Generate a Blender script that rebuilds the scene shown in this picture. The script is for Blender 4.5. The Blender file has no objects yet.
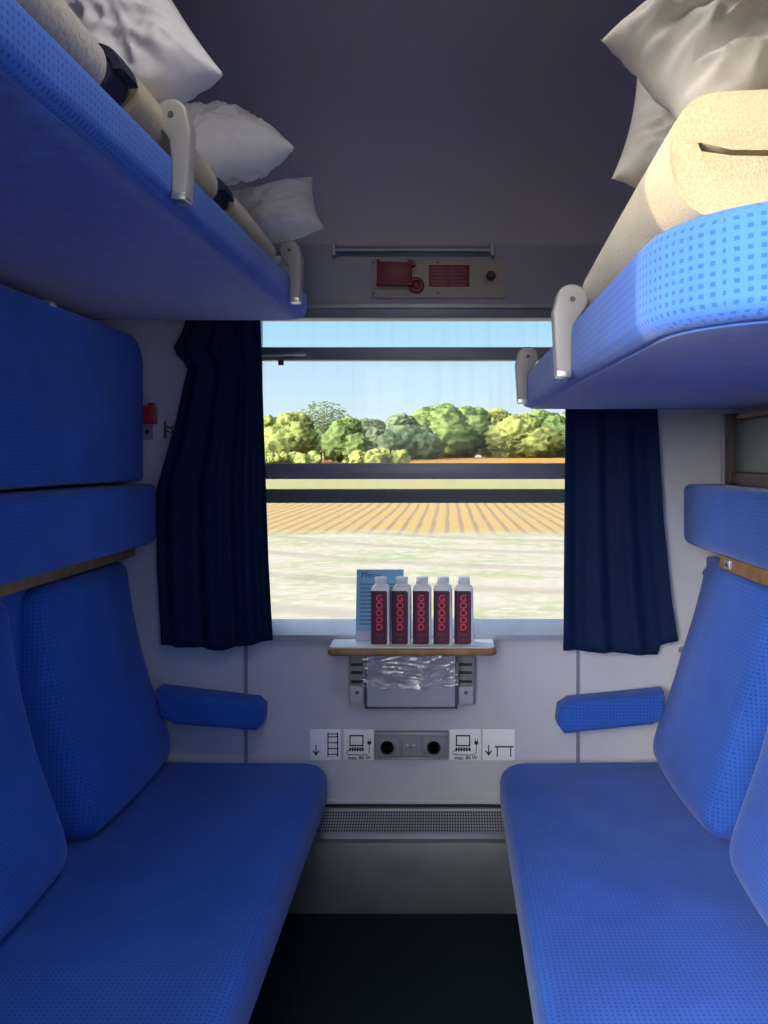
import bpy, bmesh, math, random
from mathutils import Vector, Matrix, noise
rnd = random.Random(7)
C = bpy.context.scene.collection
PI = math.pi
F, CX, CY = 800.0, 448.0, 460.0          # focal length in px and principal point of the 768x1024 frame
CAM = Vector((0.115, 0.0, 1.41))
WY = 2.60                                 # inner face of the window wall

def P(px, py, d):
    return Vector(((px - CX) / F * d + CAM.x, d, CAM.z + (CY - py) / F * d))

# ------------------------------------------------------------------ materials
def new_mat(name):
    m = bpy.data.materials.new(name); m.use_nodes = True
    nt = m.node_tree
    return m, nt, nt.nodes['Principled BSDF']

def mat(name, col, rough=0.6, metal=0.0, noise_amt=0.0, noise_scale=20.0, bump=0.0, sheen=0.0, spec=None, coat=0.0):
    m, nt, b = new_mat(name)
    b.inputs['Roughness'].default_value = rough
    b.inputs['Metallic'].default_value = metal
    b.inputs['Sheen Weight'].default_value = sheen
    b.inputs['Coat Weight'].default_value = coat
    if spec is not None: b.inputs['Specular IOR Level'].default_value = spec
    c = (*col, 1)
    if noise_amt > 0 or bump > 0:
        tc = nt.nodes.new('ShaderNodeTexCoord'); n = nt.nodes.new('ShaderNodeTexNoise')
        n.inputs['Scale'].default_value = noise_scale; n.inputs['Detail'].default_value = 4
        nt.links.new(tc.outputs['Object'], n.inputs['Vector'])
        mr = nt.nodes.new('ShaderNodeMapRange')
        mr.inputs['From Min'].default_value = 0.3; mr.inputs['From Max'].default_value = 0.7
        mr.inputs['To Min'].default_value = 1 - noise_amt; mr.inputs['To Max'].default_value = 1 + noise_amt
        nt.links.new(n.outputs['Fac'], mr.inputs['Value'])
        mul = nt.nodes.new('ShaderNodeVectorMath'); mul.operation = 'SCALE'
        mul.inputs[0].default_value = col
        nt.links.new(mr.outputs['Result'], mul.inputs['Scale'])
        nt.links.new(mul.outputs['Vector'], b.inputs['Base Color'])
        if bump > 0:
            bp = nt.nodes.new('ShaderNodeBump'); bp.inputs['Strength'].default_value = bump; bp.inputs['Distance'].default_value = 0.003
            nt.links.new(n.outputs['Fac'], bp.inputs['Height']); nt.links.new(bp.outputs['Normal'], b.inputs['Normal'])
    else:
        b.inputs['Base Color'].default_value = c
    return m

def N(nt, typ, op=None, a=None, b=None):
    n = nt.nodes.new(typ)
    if op: n.operation = op
    for i, v in enumerate((a, b)):
        if v is None: continue
        if hasattr(v, 'is_output'): nt.links.new(v, n.inputs[i])
        else: n.inputs[i].default_value = v
    return n.outputs[0]

def moquette(name, base, dark, pitch=0.0105, contrast=1.0, sheen=0.35, tint=(0.55, 0.62, 1.0)):
    """woven train fabric: a square grid of small darker dots, laid on the dominant face plane"""
    m, nt, b = new_mat(name)
    tc = nt.nodes.new('ShaderNodeTexCoord'); s = nt.nodes.new('ShaderNodeSeparateXYZ'); nt.links.new(tc.outputs['Object'], s.inputs[0])
    ge = nt.nodes.new('ShaderNodeNewGeometry'); sn = nt.nodes.new('ShaderNodeSeparateXYZ'); nt.links.new(ge.outputs['Normal'], sn.inputs[0])
    ax = N(nt, 'ShaderNodeMath', 'ABSOLUTE', sn.outputs[0]); ay = N(nt, 'ShaderNodeMath', 'ABSOLUTE', sn.outputs[1]); az = N(nt, 'ShaderNodeMath', 'ABSOLUTE', sn.outputs[2])
    zt = N(nt, 'ShaderNodeMath', 'GREATER_THAN', az, 0.72)                       # a lying face
    xt = N(nt, 'ShaderNodeMath', 'GREATER_THAN', ax, ay)
    def mix(f, p, q):
        mx = nt.nodes.new('ShaderNodeMix'); mx.data_type = 'FLOAT'
        nt.links.new(f, mx.inputs[0]); nt.links.new(p, mx.inputs[2]); nt.links.new(q, mx.inputs[3]); return mx.outputs[0]
    u = mix(zt, mix(xt, s.outputs[0], s.outputs[1]), s.outputs[0])
    v = mix(zt, s.outputs[2], s.outputs[1])
    k = 2 * PI / pitch
    su = N(nt, 'ShaderNodeMath', 'SINE', N(nt, 'ShaderNodeMath', 'MULTIPLY', u, k))
    sv = N(nt, 'ShaderNodeMath', 'SINE', N(nt, 'ShaderNodeMath', 'MULTIPLY', v, k))
    mn = N(nt, 'ShaderNodeMath', 'MINIMUM', su, sv)
    mr = nt.nodes.new('ShaderNodeMapRange'); mr.interpolation_type = 'SMOOTHSTEP'
    mr.inputs['From Min'].default_value = -0.1; mr.inputs['From Max'].default_value = 0.6
    mr.inputs['To Min'].default_value = 0; mr.inputs['To Max'].default_value = contrast
    nt.links.new(mn, mr.inputs['Value'])
    n = nt.nodes.new('ShaderNodeTexNoise'); n.inputs['Scale'].default_value = 7; n.inputs['Detail'].default_value = 5
    nt.links.new(tc.outputs['Object'], n.inputs['Vector'])
    wear = nt.nodes.new('ShaderNodeMapRange'); wear.inputs['From Min'].default_value = .3; wear.inputs['From Max'].default_value = .7
    wear.inputs['To Min'].default_value = .90; wear.inputs['To Max'].default_value = 1.10
    nt.links.new(n.outputs['Fac'], wear.inputs['Value'])
    mc = nt.nodes.new('ShaderNodeMix'); mc.data_type = 'RGBA'
    nt.links.new(mr.outputs['Result'], mc.inputs[0])
    mc.inputs[6].default_value = (*base, 1); mc.inputs[7].default_value = (*dark, 1)
    sc = nt.nodes.new('ShaderNodeVectorMath'); sc.operation = 'SCALE'
    nt.links.new(mc.outputs[2], sc.inputs[0]); nt.links.new(wear.outputs['Result'], sc.inputs['Scale'])
    nt.links.new(sc.outputs['Vector'], b.inputs['Base Color'])
    b.inputs['Roughness'].default_value = .95; b.inputs['Specular IOR Level'].default_value = .15
    b.inputs['Sheen Weight'].default_value = sheen; b.inputs['Sheen Roughness'].default_value = .45
    b.inputs['Sheen Tint'].default_value = (*tint, 1)
    bp = nt.nodes.new('ShaderNodeBump'); bp.inputs['Strength'].default_value = .35; bp.inputs['Distance'].default_value = .0012; bp.invert = True
    nt.links.new(mr.outputs['Result'], bp.inputs['Height']); nt.links.new(bp.outputs['Normal'], b.inputs['Normal'])
    return m

M = {}
M['fabric'] = moquette('blue_moquette', (0.038, 0.125, 0.52), (0.015, 0.062, 0.32), contrast=.8, sheen=.22, tint=(.72, .78, 1.0))
M['fabric_plain'] = mat('blue_plain_cloth', (0.030, 0.105, 0.46), .95, noise_amt=.15, noise_scale=30, bump=.15, sheen=.3, spec=.1)
M['navy'] = mat('navy_curtain_cloth', (0.0025, 0.014, 0.060), .7, noise_amt=.15, noise_scale=60, sheen=.02, spec=.2)
M['wall'] = mat('pale_grey_laminate', (0.58, 0.585, 0.64), .45, noise_amt=.03, noise_scale=4)
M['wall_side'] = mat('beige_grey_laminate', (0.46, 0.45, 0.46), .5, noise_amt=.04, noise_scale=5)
M['ceiling'] = mat('grey_ceiling_laminate', (0.44, 0.395, 0.49), .6, noise_amt=.03, noise_scale=3)
M['wall_shaded'] = mat('shade_toned_wall_laminate', (0.31, 0.305, 0.38), .5, noise_amt=.03, noise_scale=4)  # darker grey paints in the weaker light on the wall above the window
M['seam'] = mat('seam_grey', (0.20, 0.22, 0.28), .5)
M['carpet'] = mat('dark_carpet', (0.009, 0.022, 0.032), 1.0, noise_amt=.6, noise_scale=260, bump=.6, spec=.1)
M['frame'] = mat('window_frame_grey', (0.19, 0.195, 0.25), .45, metal=.3)
M['frame_dark'] = mat('dark_rubber_grey', (0.08, 0.09, 0.10), .6)
M['alu'] = mat('brushed_aluminium', (0.62, 0.64, 0.68), .35, metal=.9, noise_amt=.05, noise_scale=30)
M['alu_dull'] = mat('dull_aluminium', (0.40, 0.41, 0.45), .5, metal=.6, noise_amt=.06, noise_scale=12)
M['steel'] = mat('worn_steel_sheet', (0.30, 0.31, 0.34), .40, metal=.6, noise_amt=.14, noise_scale=5)
M['bracket'] = mat('grey_beige_bracket', (0.36, 0.35, 0.35), .42, metal=.1)
M['wood'] = mat('brown_wood', (0.33, 0.17, 0.075), .5, noise_amt=.25, noise_scale=25)
M['white_lam'] = mat('white_laminate', (0.88, 0.88, 0.90), .35)
M['sill'] = mat('grey_sill_metal', (0.46, 0.48, 0.53), .45, metal=.3, noise_amt=.06, noise_scale=14)
M['well'] = mat('dark_socket_well', (0.05, 0.062, 0.062), .4)
M['black'] = mat('black_plastic', (0.012, 0.013, 0.015), .45)
M['grey_pl'] = mat('grey_plastic', (0.26, 0.27, 0.30), .5, noise_amt=.04, noise_scale=20)
M['grey_dark'] = mat('dark_grey_plastic', (0.085, 0.09, 0.10), .5)
M['bin'] = mat('bin_grey', (0.44, 0.46, 0.52), .5, noise_amt=.05, noise_scale=10)
M['beige_plate'] = mat('beige_metal_plate', (0.42, 0.36, 0.30), .5)
M['red'] = mat('red_plastic', (0.18, 0.010, 0.035), .45)
M['red_bright'] = mat('bright_red_plastic', (0.40, 0.02, 0.03), .4)
M['pink'] = mat('faded_red_print', (0.42, 0.13, 0.17), .6)
M['sticker'] = mat('white_sticker', (0.92, 0.92, 0.93), .5)
M['ink'] = mat('black_print', (0.01, 0.01, 0.015), .6)
M['bottle'] = mat('white_bottle_plastic', (0.88, 0.89, 0.90), .35)
M['label'] = mat('maroon_label', (0.085, 0.010, 0.050), .5)
M['letter'] = mat('red_lettering', (0.92, 0.05, 0.10), .5)
M['letter_dim'] = mat('dim_red_lettering', (0.30, 0.02, 0.05), .5)
M['menu'] = mat('blue_menu_paper', (0.22, 0.47, 0.76), .6)
M['menu_ink'] = mat('menu_ink', (0.02, 0.06, 0.16), .6)
M['menu_pink'] = mat('menu_pale_print', (0.55, 0.50, 0.66), .6)
M['pillow'] = mat('white_pillow_cotton', (0.62, 0.61, 0.66), .9, noise_amt=.04, noise_scale=40, sheen=.2, spec=.1)
M['pillow_warm'] = mat('cream_pillow_cotton', (0.66, 0.60, 0.55), .9, noise_amt=.04, noise_scale=40, sheen=.2, spec=.1)
M['blanket'] = mat('beige_blanket_wool', (0.40, 0.325, 0.215), 1.0, noise_amt=.14, noise_scale=320, bump=.6, sheen=.4, spec=.05)
M['blanket_grey'] = mat('grey_beige_blanket_wool', (0.36, 0.33, 0.30), 1.0, noise_amt=.18, noise_scale=120, bump=.5, sheen=.4, spec=.05)
M['blanket_dark'] = mat('dark_blanket_wool', (0.035, 0.04, 0.07), 1.0, noise_amt=.2, noise_scale=100, bump=.4, spec=.05)
M['panel_green'] = mat('grey_green_glossy_panel', (0.20, 0.225, 0.21), .22, noise_amt=.03, noise_scale=4)
M['bronze'] = mat('dark_brown_trim', (0.11, 0.085, 0.075), .45)

def glass_mat(name, refl=.07, dirt=0.05):
    m = bpy.data.materials.new(name); m.use_nodes = True; nt = m.node_tree; nt.nodes.clear()
    o = nt.nodes.new('ShaderNodeOutputMaterial'); t = nt.nodes.new('ShaderNodeBsdfTransparent'); g = nt.nodes.new('ShaderNodeBsdfGlossy')
    t.inputs['Color'].default_value = (.97, .98, .985, 1); g.inputs['Roughness'].default_value = .02
    d = nt.nodes.new('ShaderNodeBsdfDiffuse'); d.inputs['Color'].default_value = (.7, .72, .72, 1)
    m1 = nt.nodes.new('ShaderNodeMixShader'); m1.inputs[0].default_value = refl
    nt.links.new(t.outputs[0], m1.inputs[1]); nt.links.new(g.outputs[0], m1.inputs[2])
    tc = nt.nodes.new('ShaderNodeTexCoord'); mp = nt.nodes.new('ShaderNodeMapping'); mp.inputs['Scale'].default_value = (38, 38, 1.6)
    nz = nt.nodes.new('ShaderNodeTexNoise'); nz.inputs['Scale'].default_value = 1.0; nz.inputs['Detail'].default_value = 6
    nt.links.new(tc.outputs['Object'], mp.inputs['Vector']); nt.links.new(mp.outputs[0], nz.inputs['Vector'])
    mr = nt.nodes.new('ShaderNodeMapRange'); mr.inputs['From Min'].default_value = .5; mr.inputs['From Max'].default_value = .8
    mr.inputs['To Min'].default_value = dirt * .3; mr.inputs['To Max'].default_value = dirt * 2.2
    nt.links.new(nz.outputs['Fac'], mr.inputs['Value'])
    m2 = nt.nodes.new('ShaderNodeMixShader'); nt.links.new(mr.outputs[0], m2.inputs[0])
    nt.links.new(m1.outputs[0], m2.inputs[1]); nt.links.new(d.outputs[0], m2.inputs[2]); nt.links.new(m2.outputs[0], o.inputs[0])
    return m
M['glass'] = glass_mat('window_glass', .006, .022)
M['glass_clean'] = glass_mat('corridor_glass', .03, .02)

def film_mat():
    m = bpy.data.materials.new('clear_plastic_film'); m.use_nodes = True; nt = m.node_tree; nt.nodes.clear()
    o = nt.nodes.new('ShaderNodeOutputMaterial'); t = nt.nodes.new('ShaderNodeBsdfTransparent'); g = nt.nodes.new('ShaderNodeBsdfGlossy'); d = nt.nodes.new('ShaderNodeBsdfDiffuse')
    g.inputs['Roughness'].default_value = .14; d.inputs['Color'].default_value = (.62, .64, .70, 1)
    a = nt.nodes.new('ShaderNodeMixShader'); a.inputs[0].default_value = .60
    nt.links.new(g.outputs[0], a.inputs[1]); nt.links.new(d.outputs[0], a.inputs[2])
    b = nt.nodes.new('ShaderNodeMixShader'); b.inputs[0].default_value = .24
    nt.links.new(t.outputs[0], b.inputs[1]); nt.links.new(a.outputs[0], b.inputs[2]); nt.links.new(b.outputs[0], o.inputs[0])
    return m
M['film'] = film_mat()

def grille_mat():
    m, nt, b = new_mat('perforated_steel_grille')
    tc = nt.nodes.new('ShaderNodeTexCoord'); s = nt.nodes.new('ShaderNodeSeparateXYZ'); nt.links.new(tc.outputs['Object'], s.inputs[0])
    k = 2 * PI / .0085
    su = N(nt, 'ShaderNodeMath', 'SINE', N(nt, 'ShaderNodeMath', 'MULTIPLY', s.outputs[0], k))
    sv = N(nt, 'ShaderNodeMath', 'SINE', N(nt, 'ShaderNodeMath', 'MULTIPLY', s.outputs[1], k * .77))
    mn = N(nt, 'ShaderNodeMath', 'MINIMUM', su, sv)
    mr = nt.nodes.new('ShaderNodeMapRange'); mr.inputs['From Min'].default_value = -.70; mr.inputs['From Max'].default_value = -.15
    nt.links.new(mn, mr.inputs['Value'])
    mc = nt.nodes.new('ShaderNodeMix'); mc.data_type = 'RGBA'; nt.links.new(mr.outputs[0], mc.inputs[0])
    mc.inputs[6].default_value = (.40, .41, .43, 1); mc.inputs[7].default_value = (.008, .009, .01, 1)
    nt.links.new(mc.outputs[2], b.inputs['Base Color']); b.inputs['Metallic'].default_value = .35; b.inputs['Roughness'].default_value = .45
    return m
M['grille'] = grille_mat()

# ------------------------------------------------------------------ mesh helpers
def finish(bm, smooth=True, angle=35):
    bmesh.ops.recalc_face_normals(bm, faces=bm.faces)
    return bm

def obj(name, bm, m, parent=None, smooth=True, angle=35, origin=None):
    bmesh.ops.recalc_face_normals(bm, faces=bm.faces)
    if origin is not None: bmesh.ops.translate(bm, verts=bm.verts, vec=-Vector(origin))
    me = bpy.data.meshes.new(name); bm.to_mesh(me); bm.free()
    me.materials.append(m)
    if smooth:
        for p in me.polygons: p.use_smooth = True
        me.set_sharp_from_angle(angle=math.radians(angle))
    o = bpy.data.objects.new(name, me); C.objects.link(o)
    if origin is not None: o.location = origin
    if parent is not None:
        o.parent = parent
        # built in world coordinates: cancel the parent's own placement
        o.matrix_parent_inverse = parent_world(parent).inverted()
    return o

def parent_world(o):
    m = Matrix.LocRotScale(o.location, o.rotation_euler, o.scale)
    return parent_world(o.parent) @ o.matrix_parent_inverse @ m if o.parent else m

def tag(o, label, cat, group=None, kind=None):
    o['label'] = label; o['category'] = cat
    if group: o['group'] = group
    if kind: o['kind'] = kind
    return o

def thing(name, label, cat, loc=(0, 0, 0), group=None):
    o = bpy.data.objects.new(name, None); C.objects.link(o); o.location = loc; o.empty_display_size = .05
    return tag(o, label, cat, group)

def struct(name, bm, m, parent=None, smooth=False, **kw):
    o = obj(name, bm, m, parent, smooth, **kw)
    if parent is None: o['kind'] = 'structure'
    return o

def box(bm, lo, hi, bev=0.0, seg=2, mtx=None):
    lo, hi = Vector(lo), Vector(hi)
    t = bmesh.new()
    r = bmesh.ops.create_cube(t, size=1)
    for v in t.verts:
        v.co = Vector([lo[i] + (v.co[i] + .5) * (hi[i] - lo[i]) for i in range(3)])
    if bev > 0:
        bmesh.ops.bevel(t, geom=list(t.edges), offset=bev, segments=seg, profile=.5, affect='EDGES', clamp_overlap=True)
    if mtx is not None: bmesh.ops.transform(t, matrix=mtx, verts=t.verts)
    merge(bm, t); return bm

def merge(bm, t):
    me = bpy.data.meshes.new('tmp'); t.to_mesh(me); t.free(); bm.from_mesh(me); bpy.data.meshes.remove(me)

def B(lo, hi, bev=0.0, seg=2, mtx=None): return box(bmesh.new(), lo, hi, bev, seg, mtx)

def prism(bm, pts, axis, a, b, bev=0.0, seg=4):
    """pts: 2D outline; axis 'x': (y,z) pairs, 'y': (x,z) pairs, 'z': (x,y) pairs; bevels the two rims"""
    t = bmesh.new()
    def co(p, w):
        return {'x': (w, p[0], p[1]), 'y': (p[0], w, p[1]), 'z': (p[0], p[1], w)}[axis]
    va = [t.verts.new(co(p, a)) for p in pts]; vb = [t.verts.new(co(p, b)) for p in pts]
    fa = t.faces.new(va); fb = t.faces.new(list(reversed(vb)))
    n = len(pts)
    for i in range(n): t.faces.new((va[i], vb[i], vb[(i + 1) % n], va[(i + 1) % n]))
    bmesh.ops.recalc_face_normals(t, faces=t.faces)
    if bev > 0:
        rim = [e for f in (fa, fb) for e in f.edges]
        bmesh.ops.bevel(t, geom=rim, offset=bev, segments=seg, profile=.5, affect='EDGES', clamp_overlap=True)
    merge(bm, t); return bm

def arc(cx, cy, r, a0, a1, n=8):
    return [(cx + r * math.cos(math.radians(a0 + (a1 - a0) * i / n)), cy + r * math.sin(math.radians(a0 + (a1 - a0) * i / n))) for i in range(n + 1)]

def rrect(x0, y0, x1, y1, r, n=6, rs=None):
    """rounded rectangle; rs = radii of the corners (x1y1, x0y1, x0y0, x1y0)"""
    rs = rs or (r, r, r, r)
    q = []
    for (cx, cy, sx, sy, a), rr in zip(((x1, y1, -1, -1, 0), (x0, y1, 1, -1, 90), (x0, y0, 1, 1, 180), (x1, y0, -1, 1, 270)), rs):
        if rr <= 0: q.append((cx, cy))
        else: q += arc(cx + sx * rr, cy + sy * rr, rr, a, a + 90, n)
    return q

def tube(bm, pts, r, seg=10, closed_ends=True):
    pts = [Vector(p) for p in pts]; rings = []
    for i, p in enumerate(pts):
        d = (pts[min(i + 1, len(pts) - 1)] - pts[max(i - 1, 0)]).normalized()
        up = Vector((0, 0, 1)) if abs(d.z) < .9 else Vector((1, 0, 0))
        s = d.cross(up).normalized(); u = s.cross(d)
        rings.append([bm.verts.new(p + r * (math.cos(2 * PI * k / seg) * s + math.sin(2 * PI * k / seg) * u)) for k in range(seg)])
    for a, b in zip(rings, rings[1:]):
        for k in range(seg): bm.faces.new((a[k], a[(k + 1) % seg], b[(k + 1) % seg], b[k]))
    if closed_ends:
        bm.faces.new(rings[0]); bm.faces.new(rings[-1])
    return bm

def lathe(bm, prof, centre, axis='z', seg=20):
    """prof: (radius, height) pairs"""
    c = Vector(centre); rings = []
    for r, h in prof:
        ring = []
        for k in range(seg):
            a = 2 * PI * k / seg; u, v = r * math.cos(a), r * math.sin(a)
            ring.append(bm.verts.new(c + Vector({'z': (u, v, h), 'y': (u, h, v), 'x': (h, u, v)}[axis])))
        rings.append(ring)
    for a, b in zip(rings, rings[1:]):
        for k in range(seg): bm.faces.new((a[k], a[(k + 1) % seg], b[(k + 1) % seg], b[k]))
    bm.faces.new(rings[0]); bm.faces.new(rings[-1])
    return bm

def sheet(rows, thick=0.0):
    """a grid of points; optional thickness along -normal as a closed slab"""
    bm = bmesh.new(); V = [[bm.verts.new(p) for p in r] for r in rows]
    for a, b in zip(V, V[1:]):
        for k in range(len(a) - 1): bm.faces.new((a[k], a[k + 1], b[k + 1], b[k]))
    if thick:
        bmesh.ops.recalc_face_normals(bm, faces=bm.faces)
        bmesh.ops.solidify(bm, geom=list(bm.faces), thickness=thick)
    return bm

def text_bm(body, size, centre, extrude=.0004, rot=None, align='CENTER', bold=0.0):
    cu = bpy.data.curves.new('t', 'FONT'); cu.body = body; cu.size = size; cu.align_x = align; cu.align_y = 'CENTER'
    cu.extrude = extrude; cu.offset = bold; cu.resolution_u = 3
    o = bpy.data.objects.new('t', cu); C.objects.link(o)
    dg = bpy.context.evaluated_depsgraph_get(); dg.update()
    me = bpy.data.meshes.new_from_object(o.evaluated_get(dg))
    bm = bmesh.new(); bm.from_mesh(me)
    bpy.data.objects.remove(o); bpy.data.curves.remove(cu); bpy.data.meshes.remove(me)
    m = Matrix.Translation(Vector(centre)) @ (rot.to_4x4() if rot else Matrix.Rotation(PI / 2, 4, 'X'))
    bmesh.ops.transform(bm, matrix=m, verts=bm.verts)
    return bm

def join(*bms):
    a = bmesh.new()
    for b in bms: merge(a, b)
    return a

# ------------------------------------------------------------------ the setting
HW = 1.03                                  # half width of the compartment
PY0, PY1 = 0.60, 0.64                      # partition towards the corridor
KY = -0.25                                 # inner face of the corridor's outer wall
struct('floor', B((-HW - .06, PY1 - .02, -.06), (HW + .06, WY + .1, 0)), M['carpet'])
struct('floor_corridor', B((-3.2, KY - .1, -.06), (3.2, PY1 - .02, 0)), M['carpet'])

# window wall with its opening
WX0, WX1, WZ0, WZ1 = -0.535, 0.545, 0.835, 1.905
bm = bmesh.new(); t = .07; top = 2.11
FZ = WZ1 + .012
box(bm, (-HW - .06, WY, 0), (WX0, WY + t, FZ)); box(bm, (WX1, WY, 0), (HW + .06, WY + t, FZ))
box(bm, (WX0, WY, 0), (WX1, WY + t, WZ0)); box(bm, (WX0, WY, WZ1), (WX1, WY + t, FZ))
struct('wall_window_top', B((-HW - .06, WY, FZ), (HW + .06, WY + t, top)), M['wall_shaded'])  # upper wall split off to carry its shade as a darker colour
struct('wall_window', bm, M['wall'])
struct('wall_left', B((-HW - .06, PY1, 0), (-HW, WY, 2.8)), M['wall_side'])
struct('wall_right', B((HW, PY1, 0), (HW + .06, WY, 2.8)), M['wall_side'])
# ceiling bends down to the window wall
prof = [(WY, top), (WY - .015, 2.22), (WY - .06, 2.33), (WY - .15, 2.45), (WY - .30, 2.55), (WY - .50, 2.60), (WY - .80, 2.62), (PY1, 2.62)]
bm = bmesh.new(); prism(bm, prof + [(PY1, 2.70), (WY + .07, 2.70), (WY + .07, top)], 'x', -HW - .06, HW + .06)
struct('ceiling', bm, M['ceiling'], smooth=True, angle=50)
# partition with the doorway, corridor beyond
DX0, DX1, DH = -0.36, 0.46, 1.95
bm = bmesh.new()
box(bm, (-3.2, PY0, 0), (DX0, PY1, 2.62)); box(bm, (DX1, PY0, 0), (3.2, PY1, 2.62)); box(bm, (DX0, PY0, DH), (DX1, PY1, 2.62))
struct('wall_corridor_side', bm, M['grey_dark'])
bm = bmesh.new(); KZ0, KZ1 = .75, 2.42
box(bm, (-3.2, KY - .08, 0), (3.2, KY, KZ0)); box(bm, (-3.2, KY - .08, KZ1), (3.2, KY, 2.62))
for x in (-3.2, -1.0 - .03, 1.2, 3.08): box(bm, (x, KY - .08, KZ0), (x + .12 if x > 0 or x < -2 else x + .06, KY, KZ1))
struct('wall_corridor_outer', bm, M['wall'])
struct('ceiling_corridor', B((-3.2, KY - .1, 2.62), (3.2, PY1, 2.70)), M['wall'])
bm = bmesh.new(); box(bm, (-3.26, KY - .1, 0), (-3.2, PY1, 2.7)); box(bm, (3.2, KY - .1, 0), (3.26, PY1, 2.7))
struct('wall_corridor_ends', bm, M['wall'])
w2 = struct('window_2', B((-3.1, KY - .05, KZ0), (-1.03, KY - .045, KZ1)), M['glass_clean'])
w3 = struct('window_3', B((-.97, KY - .05, KZ0), (1.2, KY - .045, KZ1)), M['glass_clean'])

# the compartment window
z_ = lambda py, d=WY + .03: P(0, py, d).z
bm = bmesh.new(); fy0, fy1 = WY - .006, WY + .06
box(bm, (WX0, fy0, z_(320)), (WX1, fy1, WZ1), .004)                       # head
box(bm, (WX0, fy0, WZ0), (WX0 + .035, fy1, z_(320)), .004); box(bm, (WX1 - .035, fy0, WZ0), (WX1, fy1, z_(320)), .004)
w1 = struct('window_1', bm, M['frame'], smooth=True)
def wpart(name, bm, m): return obj(name, bm, m, w1)
wx0, wx1 = WX0 + .03, WX1 - .03
wpart('head_trim', B((WX0 - .02, WY - .012, WZ1 - .004), (WX1 + .02, WY, WZ1 + .012), .003), M['alu_dull'])
wpart('transom', B((wx0, WY + .005, z_(361)), (wx1, WY + .045, z_(348)), .004), M['frame'])
wpart('meeting_rail', B((wx0, WY + .005, z_(479)), (wx1, WY + .045, z_(463)), .005), M['frame'])
o = wpart('outer_rail', B((wx0, WY + .046, z_(503, WY + .05)), (wx1, WY + .066, z_(489, WY + .05)), .004), M['frame_dark'])
bm = bmesh.new(); prism(bm, [(WY - .028, WZ0 - .004), (WY - .028, WZ0 + .012), (WY + .05, WZ0 + .047), (WY + .06, WZ0 + .047), (WY + .06, WZ0), (WY, WZ0 - .004)], 'x', WX0 - .01, WX1 + .01, .003, 2)
wpart('window_sill', bm, M['sill'])
wpart('pane', B((wx0, WY + .034, z_(350)), (wx1, WY + .038, z_(318)), 0), M['glass'])
wpart('pane', B((wx0, WY + .026, z_(465)), (wx1, WY + .030, z_(359)), 0), M['glass'])
wpart('pane', B((wx0, WY + .050, WZ0 + .03), (wx1, WY + .054, z_(477)), 0), M['glass'])
bm = bmesh.new(); a = P(255, 356, WY - .005); b = P(296, 354.5, WY - .005); tube(bm, [a, b], .0035)
tube(bm, [b, P(306, 354.5, WY - .005)], .0055)
wpart('sash_handle', bm, M['alu'])
bm = bmesh.new(); box(bm, P(278, 365, WY + .01) - Vector((0, 0, 0)), P(284, 360, WY + .02), .001)
wpart('stop_block', bm, M['black'])

# seams and skirtings of the window wall
for i, px in enumerate((246, 578)):
    c = P(px, 700, WY)
    struct('trim_%d' % (i + 1), B((c.x - .006, WY - .004, .29), (c.x + .006, WY, WZ0 - .006), .001), M['seam'])
for i, (x0, x1) in enumerate(((-HW, WX0 - .02), (WX1 + .02, HW))):
    pass

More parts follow.
